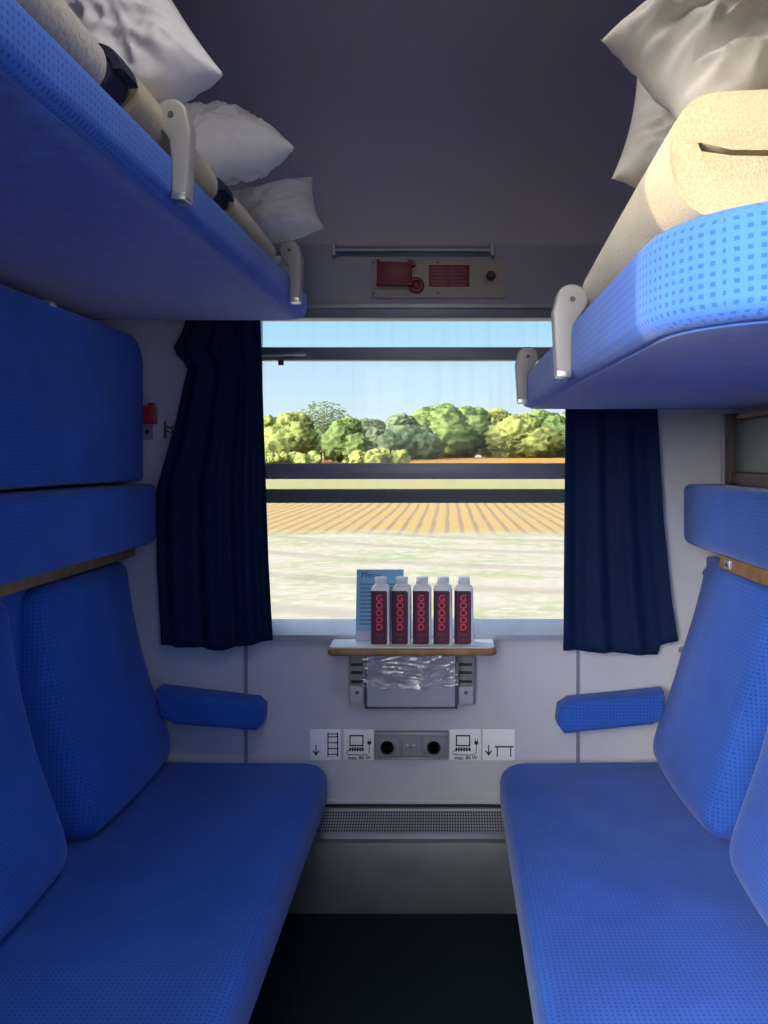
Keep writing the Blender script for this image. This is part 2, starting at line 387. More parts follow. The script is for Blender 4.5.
# ------------------------------------------------------------------ outdoors
def ground_mat():
    m, nt, b = new_mat('stubble_field')
    tc = nt.nodes.new('ShaderNodeTexCoord'); s = nt.nodes.new('ShaderNodeSeparateXYZ'); nt.links.new(tc.outputs['Object'], s.inputs[0])
    x, y = s.outputs[0], s.outputs[1]
    def noi(scale, sx=1, sy=1, det=5):
        mp = nt.nodes.new('ShaderNodeMapping'); mp.inputs['Scale'].default_value = (sx, sy, 1); nt.links.new(tc.outputs['Object'], mp.inputs['Vector'])
        n = nt.nodes.new('ShaderNodeTexNoise'); n.inputs['Scale'].default_value = scale; n.inputs['Detail'].default_value = det
        nt.links.new(mp.outputs[0], n.inputs['Vector']); return n.outputs['Fac']
    def step(v, a, c):
        r = nt.nodes.new('ShaderNodeMapRange'); r.inputs['From Min'].default_value = a; r.inputs['From Max'].default_value = c
        nt.links.new(v, r.inputs['Value']); return r.outputs[0]
    def mixc(f, p, q):
        mx = nt.nodes.new('ShaderNodeMix'); mx.data_type = 'RGBA'; nt.links.new(f, mx.inputs[0])
        for i, v in ((6, p), (7, q)):
            if isinstance(v, tuple): mx.inputs[i].default_value = (*v, 1)
            else: nt.links.new(v, mx.inputs[i])
        return mx.outputs[2]
    n1 = noi(.35, 1, 1.6); n2 = noi(2.6, 1, 1); n3 = noi(.10, 1, 1)
    # near: pale stubble, patches of green
    near = mixc(step(n1, .42, .66), (.82, .78, .68), (.60, .68, .42))
    near = mixc(step(n2, .45, .70), near, (.92, .88, .80))
    # curved wheel tracks
    dx = N(nt, 'ShaderNodeMath', 'SUBTRACT', x, 7.0); dy = N(nt, 'ShaderNodeMath', 'SUBTRACT', y, 62.0)
    r = N(nt, 'ShaderNodeMath', 'SQRT', N(nt, 'ShaderNodeMath', 'ADD', N(nt, 'ShaderNodeMath', 'MULTIPLY', dx, dx), N(nt, 'ShaderNodeMath', 'MULTIPLY', N(nt, 'ShaderNodeMath', 'MULTIPLY', dy, dy), .55)))
    rs = N(nt, 'ShaderNodeMath', 'SINE', N(nt, 'ShaderNodeMath', 'MULTIPLY', r, 1.9))
    near = mixc(N(nt, 'ShaderNodeMath', 'MULTIPLY', step(rs, .55, .95), .5), near, (.55, .51, .45))
    # middle: golden rows running away from the line
    wob = N(nt, 'ShaderNodeMath', 'MULTIPLY', n3, 2.0)
    xs = N(nt, 'ShaderNodeMath', 'ADD', N(nt, 'ShaderNodeMath', 'MULTIPLY', x, 8.5), wob)
    row = N(nt, 'ShaderNodeMath', 'SINE', xs)
    mid = mixc(N(nt, 'ShaderNodeMath', 'MULTIPLY', step(row, .25, .85), .75), (.86, .60, .27), (.40, .34, .29))
    mid = mixc(N(nt, 'ShaderNodeMath', 'MULTIPLY', step(n1, .4, .65), .4), mid, (.72, .62, .42))
    far = mixc(step(n3, .35, .6), (.70, .62, .36), (.62, .66, .34))
    gold = (.92, .50, .15)
    c = mixc(step(N(nt, 'ShaderNodeMath', 'ADD', y, N(nt, 'ShaderNodeMath', 'MULTIPLY', n1, 6.0)), 39, 43), near, mid)
    c = mixc(step(y, 70, 84), c, far)
    c = mixc(step(y, 165, 185), c, gold)
    gs = nt.nodes.new('ShaderNodeVectorMath'); gs.operation = 'SCALE'; gs.inputs['Scale'].default_value = .25; nt.links.new(c, gs.inputs[0])
    nt.links.new(gs.outputs[0], b.inputs['Base Color']); b.inputs['Roughness'].default_value = 1; b.inputs['Specular IOR Level'].default_value = 0
    return m
ys = [-600, -200, -60, -20, -6, 0, 8, 16, 24, 34, 46, 60, 80, 110, 150, 190, 230, 270, 310, 360, 450, 600, 900]
def gz(y):
    if y < 60: return -2.05
    return -2.05 + 4.45 * min(1, (y - 60) / 230) ** 1.1 + max(0, y - 290) * .002
rows = [[(x, y, gz(y)) for x in range(-600, 601, 60)] for y in ys]
field = struct('terrain', sheet(rows), ground_mat(), smooth=True)

def leaf_mat(name, c1, c2):
    m, nt, b = new_mat(name)
    tc = nt.nodes.new('ShaderNodeTexCoord'); n = nt.nodes.new('ShaderNodeTexNoise'); n.inputs['Scale'].default_value = .9; n.inputs['Detail'].default_value = 8; n.inputs['Roughness'].default_value = .7
    nt.links.new(tc.outputs['Object'], n.inputs['Vector'])
    mr = nt.nodes.new('ShaderNodeMapRange'); mr.inputs['From Min'].default_value = .38; mr.inputs['From Max'].default_value = .62; nt.links.new(n.outputs['Fac'], mr.inputs['Value'])
    mx = nt.nodes.new('ShaderNodeMix'); mx.data_type = 'RGBA'; nt.links.new(mr.outputs[0], mx.inputs[0]); mx.inputs[6].default_value = (*c1, 1); mx.inputs[7].default_value = (*c2, 1)
    nt.links.new(mx.outputs[2], b.inputs['Base Color']); b.inputs['Roughness'].default_value = .9; b.inputs['Specular IOR Level'].default_value = .1
    bp = nt.nodes.new('ShaderNodeBump'); bp.inputs['Strength'].default_value = .5; bp.inputs['Distance'].default_value = .4; nt.links.new(n.outputs['Fac'], bp.inputs['Height']); nt.links.new(bp.outputs['Normal'], b.inputs['Normal'])
    tl = nt.nodes.new('ShaderNodeBsdfTranslucent'); nt.links.new(mx.outputs[2], tl.inputs['Color'])
    ms = nt.nodes.new('ShaderNodeMixShader'); ms.inputs[0].default_value = .38; nt.links.new(b.outputs[0], ms.inputs[1]); nt.links.new(tl.outputs[0], ms.inputs[2])
    nt.links.new(ms.outputs[0], nt.nodes['Material Output'].inputs[0])
    return m
LEAF = [leaf_mat('green_leaves', (.085, .145, .05), (.165, .225, .075)), leaf_mat('yellow_green_leaves', (.14, .19, .06), (.25, .275, .09)), leaf_mat('grey_green_leaves', (.085, .135, .075), (.15, .20, .11))]
M['bark'] = mat('bark', (.14, .11, .08), .9)

def crown_bm(seed, h, w, blobs):
    r = random.Random(seed); bm = bmesh.new()
    for i in range(blobs):
        f = i / max(1, blobs - 1)
        zc = h * (.26 + .60 * f); rad = w * (.48 - .26 * f) * r.uniform(.8, 1.15)
        a = r.uniform(0, 2 * PI); off = w * (.34 - .22 * f)
        c = Vector((math.cos(a) * off, math.sin(a) * off, zc))
        t = bmesh.new(); bmesh.ops.create_icosphere(t, subdivisions=4, radius=rad)
        for v in t.verts:
            n = noise.noise((v.co + c) * .9 + Vector((seed, 0, 0))) * .34 + noise.noise((v.co + c) * 2.1) * .20 + noise.noise((v.co + c) * 4.5) * .16
            v.co = v.co * (1 + n); v.co.z *= .95; v.co += c
        merge(bm, t)
    # loose leaf sprays that break the outline
    for k in range(2600):
        f = r.random(); a = r.uniform(0, 2 * PI); rr = w * (.64 - .40 * f) * r.uniform(.75, 1.04)
        c = Vector((math.cos(a) * rr, math.sin(a) * rr, h * (.2 + .78 * f)))
        s = r.uniform(.14, .42); q = Matrix.Rotation(r.uniform(0, PI), 3, 'Z') @ Matrix.Rotation(r.uniform(0, PI), 3, 'X')
        vs = [bm.verts.new(c + q @ Vector(p) * s) for p in ((-1, -.5, 0), (1, -.4, .1), (1, .5, 0), (-.8, .6, -.1))]
        bm.faces.new(vs)
    return bm
def trunk_bm(h, seed):
    r = random.Random(seed); bm = bmesh.new()
    tube(bm, [(0, 0, -.4), (.1, 0, h * .2), (0, .1, h * .5), (.1, 0, h * .8)], .28, 8)
    for k in range(6):
        a = r.uniform(0, 2 * PI); z = h * r.uniform(.3, .6)
        tube(bm, [(0, 0, z), (math.cos(a) * h * .12, math.sin(a) * h * .12, z + h * .16), (math.cos(a) * h * .16, math.sin(a) * h * .16, z + h * .34)], .09, 6)
    return bm
def sparse_crown(seed, h, w):
    r = random.Random(seed); bm = bmesh.new()
    for k in range(2400):
        d = Vector((r.gauss(0, 1), r.gauss(0, 1), r.gauss(0, 1))).normalized() * (r.random() ** .4)
        c = Vector((d.x * w * .5, d.y * w * .5, h * .60 + d.z * h * .40))
        s = r.uniform(.14, .32); q = Matrix.Rotation(r.uniform(0, PI), 3, 'Z') @ Matrix.Rotation(r.uniform(0, PI), 3, 'X')
        bm.faces.new([bm.verts.new(c + q @ Vector(p) * s) for p in ((-1, -.5, 0), (1, -.4, .1), (1, .5, 0), (-.8, .6, -.1))])
    return bm

# (px of the trunk, py of the top, distance, width in px, leaf, kind, words)
TREES = [
    (206, 424, 212, 34, 0, 0, 'green round tree hidden behind the left curtain, outermost of the belt'),
    (240, 420, 236, 40, 1, 1, 'yellow-green broad tree of the field belt mostly behind the left curtain'),
    (271, 417, 258, 30, 1, 2, 'low yellow-green tree right beside the left curtain edge across the field'),
    (292, 413, 212, 34, 1, 0, 'bright yellow-green tree second from the left curtain across the field'),
    (324, 400, 236, 48, 2, 4, 'tall sparse grey-green tree with open twiggy top left of the window middle'),
    (318, 425, 258, 34, 0, 1, 'rounded green tree standing in front of the tall sparse tree'),
    (346, 418, 212, 30, 0, 2, 'mid green tree just right of the tall sparse tree'),
    (371, 419, 236, 30, 2, 0, 'small dull green tree in the dip left of the window middle'),
    (402, 415, 258, 36, 2, 3, 'grey-green dome shaped tree at the left end of the golden field strip'),
    (437, 406, 288, 42, 0, 1, 'broad green tree directly above the bottles across the field'),
    (466, 407, 313, 40, 0, 0, 'dense green tree second to the right of the dome shaped tree'),
    (494, 410, 338, 38, 1, 2, 'yellow-lit green tree below the tip of the right berth'),
    (521, 414, 288, 38, 1, 3, 'leafy yellow-green tree below the right berth pad'),
    (546, 412, 313, 36, 0, 1, 'green tree right beside the right curtain edge across the field'),
    (576, 411, 338, 40, 1, 0, 'yellow-green tree mostly behind the right curtain'),
    (610, 414, 288, 40, 0, 2, 'green round tree hidden behind the right curtain, outermost of the belt'),
]
HREF = 15.0
kinds = [crown_bm(11, HREF, 12, 11), crown_bm(23, HREF, 13, 12), crown_bm(37, HREF, 11, 10), crown_bm(53, HREF, 12, 12), sparse_crown(5, HREF, 11)]
crown_me = []
for i, bmk in enumerate(kinds):
    bmesh.ops.recalc_face_normals(bmk, faces=[f for f in bmk.faces if len(f.verts) == 3])
    me = bpy.data.meshes.new('crown'); bmk.to_mesh(me); bmk.free()
    for p in me.polygons: p.use_smooth = len(p.vertices) == 3
    me.materials.append(LEAF[0]); crown_me.append(me)
tb = trunk_bm(HREF, 3); trunk_me = bpy.data.meshes.new('trunk'); tb.to_mesh(trunk_me); tb.free(); trunk_me.materials.append(M['bark'])
for px, py, d, wpx, leaf, kind, lab in TREES:
    p = P(px, py, d); g = gz(d); h = p.z - g
    t = thing('tree', lab, 'tree', (p.x, d, g), 'trees of the belt across the field')
    s = h / HREF; w = wpx * 1.2 / F * d / 11.0
    t.rotation_euler = (0, 0, rnd.uniform(0, 6.28))
    t.scale = (w, w, s)
    for nm, me in (('crown', crown_me[kind]), ('trunk', trunk_me)):
        o = bpy.data.objects.new(nm, me); C.objects.link(o); o.parent = t
        if nm == 'crown':
            o.material_slots[0].link = 'OBJECT'; o.material_slots[0].material = LEAF[leaf]
# low undergrowth along the belt
bm = bmesh.new(); r = random.Random(3)
for k in range(46):
    d = r.uniform(192, 198) if k < 80 else r.uniform(272, 275)
    px = r.uniform(180, 404) if k < 80 else r.uniform(404, 640)
    c = P(px, 460, d); c.z = gz(d) + r.uniform(.2, 1.2) * (1.6 if k < 80 else 1.3)
    t = bmesh.new(); bmesh.ops.create_icosphere(t, subdivisions=3, radius=r.uniform(.8, 2.7))
    for v in t.verts:
        v.co *= 1 + noise.noise(v.co * .9 + c) * .4 + noise.noise(v.co * 2.6 + c) * .3; v.co.z *= .9; v.co += c
    merge(bm, t)
tag(obj('undergrowth', bm, LEAF[1]), 'low yellow-green undergrowth along the foot of the tree belt', 'bushes', kind='stuff')

# ------------------------------------------------------------------ benches
SEAT_H = 0.446
def side(s, pts): return [(s * x, y) for x, y in pts]
# back-cushion outline (x from the middle, height): front face then back
CUSH = [(.952, 1.085), (.925, 1.093), (.908, 1.080), (.903, 1.05), (.893, .97), (.880, .90), (.862, .82), (.835, .72), (.808, .645), (.780, .565), (.766, .52), (.764, .485), (.772, .460), (.790, .449), (.82, .447), (.952, .447)]
def cushion_bm(s, a, b, R=.050):
    # finer outline, corner-cut to keep it soft
    pts = []
    src = CUSH
    for (x0, z0), (x1, z1) in zip(src, src[1:]):
        n = max(1, int(math.hypot(x1 - x0, z1 - z0) / .014))
        pts += [(x0 + (x1 - x0) * k / n, z0 + (z1 - z0) * k / n) for k in range(n)]
    pts.append(src[-1])
    for _ in range(3):
        pts = [pts[0]] + [((p[0] + 2 * q[0] + r_[0]) / 4, (p[1] + 2 * q[1] + r_[1]) / 4) for p, q, r_ in zip(pts, pts[1:], pts[2:])] + [pts[-1]]
    if s > 0: pts = [(x + max(0, z - .8) * .10, z) if x < .94 else (x, z) for x, z in pts]
    nrm = []
    for k in range(len(pts)):
        p, q = pts[max(k - 1, 0)], pts[min(k + 1, len(pts) - 1)]
        dx, dz = q[0] - p[0], q[1] - p[1]; L = math.hypot(dx, dz) or 1
        nrm.append((-dz / L, dx / L))          # points into the cushion for this winding
    ts = [0, .003, .009, .018, .030, R]
    st = [a + t_ for t_ in ts] + [a + R + (b - a - 2 * R) * k / 16 for k in range(1, 16)] + [b - t_ for t_ in reversed(ts)]
    bm = bmesh.new(); V = []
    for y in st:
        e = min(y - a, b - y); d = R - math.sqrt(max(0, R * R - (R - min(e, R)) ** 2)); f = (y - a) / (b - a)
        fr, bk = [], []
        for (x, z), (nx, nz) in zip(pts, nrm):
            belly = .016 * (1 - (2 * f - 1) ** 2)
            g = (z - .800 + .10 * (f - .5)) / .011
            pull = .0035 * g * math.exp(-g * g / 2) * max(0, 1 - ((f - .48) / .26) ** 2)
            ox, oz = nx_sign(nx, nz, d)
            if x > .93: ox = 0
            X = min(x + ox - (belly if z > .46 else 0) + pull, .946)
            Z = min(max(z + oz, .447), 1.092 - d)
            fr.append(bm.verts.new((s * X, y, Z))); bk.append(bm.verts.new((s * .952, y, Z)))
        V.append((fr, bk))
    L = len(pts)
    for (p, pb), (q, qb) in zip(V, V[1:]):
        for k in range(L - 1):
            bm.faces.new((p[k], p[k + 1], q[k + 1], q[k])); bm.faces.new((pb[k], qb[k], qb[k + 1], pb[k + 1]))
        bm.faces.new((p[0], q[0], qb[0], pb[0])); bm.faces.new((p[-1], pb[-1], qb[-1], q[-1]))
    for fr, bk in (V[0], V[-1]):
        for k in range(L - 1): bm.faces.new((fr[k], bk[k], bk[k + 1], fr[k + 1]))
    return bm
def nx_sign(nx, nz, d):
    # outline runs from the top back edge down the front to the bottom back edge: inward = +x on the front, -z on top, +z below
    return (abs(nx) * d, -nz_dir(nx, nz) * abs(nz) * d)
def nz_dir(nx, nz): return 1 if nz < 0 else -1

def bench(s, name, label, front):
    t = thing(name, label, 'bench', (s * .62, 1.6, 0))
    # seat: far aisle corner rounded
    y0, y1 = .70, WY - .012; xf, xb = front, .985
    pl = [(xb, y0), (xb, y1)] + [(x, y) for x, y in reversed(arc(xf + .085, y1 - .085, .085, 90, 180, 8))] if False else None
    pl = [(xb, y0), (xb, y1)] + arc(xf + .09, y1 - .10, 0.09, 90, 180, 8)[0:] + [(xf, y0)]
    pl = [(s * x, y + (.01 if 0 else 0)) for x, y in pl]
    bm = bmesh.new(); prism(bm, pl, 'z', SEAT_H - .135, SEAT_H, .042, 5)
    obj('seat', bm, M['fabric'], t, angle=50)
    bm = B((min(s * .37, s * .985), .72, .12), (max(s * .37, s * .985), 2.465, SEAT_H - .13), .01)
    obj('seat_base', bm, M['grey_dark'], t)
    for yy in (.9, 1.7, 2.3):
        obj('leg', B((min(s * .42, s * .46), yy, 0), (max(s * .42, s * .46), yy + .04, .125), .004), M['grey_dark'], t)
    # upholstered board behind the cushions
    bm = B((min(s * .948, s * .985), .70, SEAT_H - .02), (max(s * .948, s * .985), WY - .012, 1.10), .008)
    obj('back_board', bm, M['fabric'], t)
    for a, b in ((1.99, 2.575), (1.295, 1.885), (.72, 1.175)):
        bm = cushion_bm(s, a, b)
        obj('back_cushion', bm, M['fabric'], t, angle=60)
    return t
bench(-1, 'train_bench', 'long blue dotted fabric bench on the left of the aisle with deep back cushions', .262)
bench(1, 'train_bench', 'long blue dotted fabric bench on the right of the aisle with deep back cushions', .276)

# headrest bolsters
for s, lab in ((-1, 'long padded blue headrest strip below the large padded wall panel'), (1, 'long padded blue headrest strip below the grey-green wall panel')):
    pts = rrect(.822 if s < 0 else .872, 1.140, .985, 1.333, .03, 5, (.012, .022, .03, .012))
    pts = [(s * x, z) for x, z in pts]
    bm = bmesh.new(); prism(bm, pts, 'y', .72, 2.578, .028, 5)
    tag(obj('headrest', bm, M['fabric'], angle=60), lab, 'headrest')
# wooden rail under each headrest
for s, lab in ((-1, 'brown wooden rail between the left headrest strip and the cushions'), (1, 'brown wooden rail between the right headrest strip and the cushions')):
    t = thing('wooden_rail', lab, 'rail', (s * .95, 1.6, 1.118))
    obj('rail', B((min(s * .895, s * .985), .72, 1.099), (max(s * .895, s * .985), WY - .012 if s < 0 else 2.30, 1.139), .004), M['wood'], t)
    yy = 2.20 if s > 0 else 1.74
    bm = B((min(s * .889, s * .90), yy, 1.106), (max(s * .889, s * .90), yy + .045, 1.132), .002)
    c = obj('clip_plate', bm, M['alu'], t)
    bm = bmesh.new(); lathe(bm, [(.006, 0), (.006, .003), (.003, .005)], (s * .889, yy + .022, 1.119), 'x', 10)
    if s > 0:
        for v in bm.verts: v.co.x = 2 * s * .889 - v.co.x
    obj('screw', bm, M['grey_dark'], c)

# folded berth cushion on the left wall
t = thing('padded_wall_panel', 'large blue padded panel on the wall under the raised left berth', 'wall panel', (-.95, 1.6, 1.35))
pl = rrect(.72, 1.345, 2.575, 1.800, .09, 8, (.10, .02, .02, .015))
bm = bmesh.new(); prism(bm, pl, 'x', -1.028, -.862, .03, 5)
obj('pad', bm, M['fabric'], t, angle=60)
o = obj('clip', join(B(P(34, 306, 1.97) + Vector((-.01, -.005, -.002)), P(47, 300, 1.97) + Vector((.01, .03, .0)), .003)), M['alu'], t)

# grey-green panel on the right wall
t = thing('wall_panel', 'grey-green glossy panel with dark trim on the right wall under the berth', 'wall panel', (HW - .02, 1.7, 1.35))
obj('panel', B((HW - .022, .74, 1.372), (HW - .002, 2.487, 1.545), .003), M['panel_green'], t)
obj('trim', B((HW - .04, 2.49, 1.335), (HW - .002, 2.535, 1.555), .004), M['bronze'], t)
obj('trim', B((HW - .032, .74, 1.335), (HW - .002, 2.489, 1.371), .003), M['bronze'], t)
obj('edge_strip', B((HW - .046, 2.535, 1.33), (HW - .002, 2.552, 1.555), .003), M['alu_dull'], t)

# window-side armrests
for s, lab, pts in ((-1, 'blue padded armrest on the window wall at the left bench', [(157, 687), (258, 699), (265, 706), (264, 722), (258, 728), (178, 722), (160, 714)]),
                    (1, 'blue padded armrest on the window wall at the right bench', [(669, 690), (574, 699), (563, 706), (561, 722), (568, 731), (656, 722), (669, 716)])):
    q = [P(a - 3, b + 4, 2.50) for a, b in pts]
    bm = bmesh.new(); prism(bm, [(v.x, v.z) for v in q], 'y', 2.50, WY - .002, .020, 5)
    tag(obj('armrest', bm, M['fabric'], angle=50), lab, 'armrest', 'armrests beside the window')

# ------------------------------------------------------------------ berths
def bracket_outline(s, x, z0, zt, wt, wb):
    """hooked plate: x = outer front line, s = +1 when the berth lies towards +x"""
    r = wt * .5
    pts = [(0, z0), (wb, z0), (wb, z0 + .055), (wb + .004, zt - wt * 1.25)]
    pts += [(wt * .5 + r * math.cos(math.radians(a)), zt - r + r * math.sin(math.radians(a))) for a in range(-40, 181, 20)]
    pts += [(-.006, zt - r - .02)]
    return [(x + s * a, b) for a, b in pts]

def berth(s, name, label, front, zb, th, y0, y1, rnear, rfar, tilt, brackets, zt, crown=0.0, skew=0.0):
    t = thing(name, label, 'berth', (s * .7, (y0 + y1) / 2, zb))
    xb = HW - .002
    pl = [(xb, y0), (xb, y1)] + arc(front + rfar, y1 - rfar, rfar, 90, 180, 8) + arc(front + rnear, y0 + rnear, rnear, 180, 270, 10)
    bm = bmesh.new(); prism(bm, [(s * x, y) for x, y in pl], 'z', zb, zb + th, .024, 5)
    def shear(bm_):
        for v in bm_.verts:
            v.co.x += s * skew * (y1 - v.co.y) * max(0, 1 - (abs(v.co.x) - front) / .4)
            v.co.z += tilt * (v.co.y - y1) + (crown * (y1 - v.co.y) / (y1 - y0) if v.co.z > zb + th * .55 else 0)
        return bm_
    obj('mattress', shear(bm), M['fabric'], t, angle=60)
    d = .026
    pl2 = [(xb, y0 + d), (xb, y1 - d)] + arc(front + rfar, y1 - rfar, rfar - d, 90, 180, 8) + arc(front + rnear, y0 + rnear, rnear - d, 180, 270, 10)
    bm = bmesh.new(); prism(bm, [(s * x, y) for x, y in pl2], 'z', zb - .003, zb + .020, .003, 2)
    obj('underside', shear(bm), M['fabric_plain'], t, angle=40)
    for yy in brackets:
        bm = bmesh.new(); prism(bm, bracket_outline(s, s * (front - .028), zb + .006, zt, .058, .029), 'y', yy, yy + .034, .005, 3)
        k = obj('bracket', shear(bm), M['bracket'], t, angle=40)
        bm = B((s * (front - .0135) - .0135, yy - .003, zb + .001), (s * (front - .0135) + .0135, yy + .030, zb + .014), .002)
        obj('bracket_tip', shear(bm), M['alu'], k)
        bm = bmesh.new(); lathe(bm, [(.005, 0), (.005, -.003)], (s * (front + .001), yy + .001, zt - .028), 'y', 10)
        obj('rivet', shear(bm), M['grey_dark'], k)
    return t
LZ = CAM.z + .433
berth(-1, 'upper_berth', 'raised blue berth high on the left holding rolled blankets and three pillows', .312, LZ, .085, .70, 2.49, .10, .07, 0.0, (1.335, 2.20), LZ + .172, 0.0, .030)
RZ = CAM.z + .160
berth(1, 'upper_berth', 'lower-hung blue berth on the right with folded blanket, its near end in sun', .338, RZ, .098, .75, 2.49, .18, .06, .0118, (1.44, 2.24), RZ + .158, .020, .0)

# wooden batten under the right berth at the wall
tag(obj('wooden_batten', B((HW - .05, .76, 1.533), (HW - .003, 2.40, 1.546), .003), M['wood']), 'thin brown batten on the right wall under the berth', 'batten')

# ------------------------------------------------------------------ bedding
def pillow(name, label, centre, right, up, w, h, th, m, seed, group, pinch=.07, sag=0.0):
    right = Vector(right).normalized(); up = (Vector(up) - right * Vector(up).dot(right)).normalized(); nrm = right.cross(up)
    nu, nv = 64, 48; bm = bmesh.new(); grids = []
    for sgn in (1, -1):
        g = []
        for j in range(nv + 1):
            row = []
            for i in range(nu + 1):
                u = -1 + 2 * i / nu; v = -1 + 2 * j / nv
                x = u * w / 2 * (1 - pinch * (1 - v * v)); y = v * h / 2 * (1 - pinch * (1 - u * u))
                e = max(0, (1 - u ** 4)) ** .55 * max(0, (1 - v ** 4)) ** .55
                q = Vector((u * 2.2 + seed * 3.1, v * 2.2, sgn))
                wr = noise.noise(q) * .26 + ((1 - abs(noise.noise(q * 1.7 + Vector((7, 0, 0))))) ** 3) * .26 + noise.noise(q * 4.3) * .06 - .06
                z = sgn * th / 2 * e * (0.92 + wr) + sag * (u * u - .3) * h
                p = Vector(centre) + right * x + up * y + nrm * z
                row.append(bm.verts.new(p))
            g.append(row)
        grids.append(g)
        for a, b in zip(g, g[1:]):
            for k in range(nu): bm.faces.new((a[k], a[k + 1], b[k + 1], b[k]) if sgn > 0 else (a[k], b[k], b[k + 1], a[k + 1]))
    bmesh.ops.remove_doubles(bm, verts=bm.verts, dist=.0006)
    return tag(obj(name, bm, m, angle=75, origin=centre), label, 'pillow', group)

gl = 'pillows on the left berth'; gr = 'pillows on the right berth'
pillow('pillow', 'white pillow nearest the camera on the left berth, at the picture top', P(107, 50, 1.42), (.83, 0, .50), (-.50, .25, .83), .31, .35, .15, M['pillow'], 1, gl)
pillow('pillow', 'white pillow in the middle of the left berth, its corner pointing right', P(191, 150, 1.85), (.83, .42, .36), (-.60, .71, .55), .40, .28, .15, M['pillow'], 2, gl)
pillow('pillow', 'smallest-looking white pillow at the window end of the left berth', P(250, 219, 2.26), (.96, .0, .24), (-.36, .25, .9), .40, .17, .13, M['pillow'], 3, gl)
pillow('pillow', 'big cream pillow on top of the folded blanket on the right berth', P(768, 22, 1.06), (.86, .05, .51), (-.58, .35, .78), .38, .22, .15, M['pillow_warm'], 4, gr)
pillow('pillow', 'cream pillow standing behind the big pillow on the right berth', P(726, 142, 1.38), (.97, .0, -.24), (.24, .25, .95), .36, .25, .13, M['pillow_warm'], 6, gr)

def roll(label, ya, yb, cx, cz, r, dark_len, m):
    t = thing('rolled_blanket', label, 'blanket', (cx, (ya + yb) / 2, cz - r), 'rolled blankets along the left berth')
    def spiral(r1, y0, y1, mtl, nm, turns=2.6, seedy=0):
        pts = []; n = 70; th = r1 / (turns + .6) * .86
        for k in range(n + 1):
            f = k / n; a = f * turns * 2 * PI; rr = r1 * (.16 + .84 * f)
            pts.append((a, rr))
        outer = [(rr, a) for a, rr in pts]; inner = [(max(rr - th, .001), a) for a, rr in reversed(pts)]
        rows = []
        ny = 10
        for j in range(ny + 1):
            y = y0 + (y1 - y0) * j / ny
            e = 1 - .06 * (abs(2 * j / ny - 1) ** 6)
            row = []
            for rr, a in outer + inner:
                q = 1 + .03 * noise.noise(Vector((math.cos(a) * 2, y * 9, math.sin(a) * 2 + seedy)))
                row.append(Vector((cx + rr * e * q * math.cos(-a + 1.9), y, cz + rr * e * q * math.sin(-a + 1.9))))
            rows.append(row + [row[0]])
        bm = bmesh.new(); V = [[bm.verts.new(p) for p in row[:-1]] for row in rows]; L = len(V[0])
        for a_, b_ in zip(V, V[1:]):
            for k in range(L): bm.faces.new((a_[k], a_[(k + 1) % L], b_[(k + 1) % L], b_[k]))
        for ring in (V[0], V[-1]):       # end caps as strips between outer and inner spiral
            h = L // 2
            for k in range(h - 1): bm.faces.new((ring[k], ring[k + 1], ring[L - 2 - k], ring[L - 1 - k]))
        obj(nm, bm, mtl, t, angle=50)
    spiral(r, ya + dark_len * .5, yb, m, 'wool_roll', 2.6, ya)
    spiral(r * .90, ya, ya + dark_len * .5 - .002, M['blanket_dark'], 'dark_lining_end', 2.3, ya + 3)
top_l = LZ + .087
roll('rolled beige blanket at the near end of the left berth, under the first pillow', .76, 1.16, -.425, top_l + .055, .053, .06, M['blanket_grey'])
roll('rolled beige blanket in the middle of the left berth beside the near bracket', 1.17, 1.66, -.405, top_l + .052, .050, .13, M['blanket'])
roll('rolled beige blanket at the window end of the left berth with dark rolled ends', 1.67, 2.17, -.388, top_l + .044, .042, .16, M['blanket'])
# pale bundle end past the far bracket
bm = bmesh.new(); bmesh.ops.create_uvsphere(bm, u_segments=20, v_segments=12, radius=1)
for v in bm.verts:
    n = 1 + .06 * noise.noise(v.co * 2.2)
    v.co = Vector((v.co.x * .045 * n, v.co.y * .09 * n, v.co.z * .036 * n)) + Vector((-.372, 2.345, top_l + .036))
tag(obj('folded_sheet', bm, M['pillow']), 'small pale folded bundle behind the far bracket of the left berth', 'bedding')

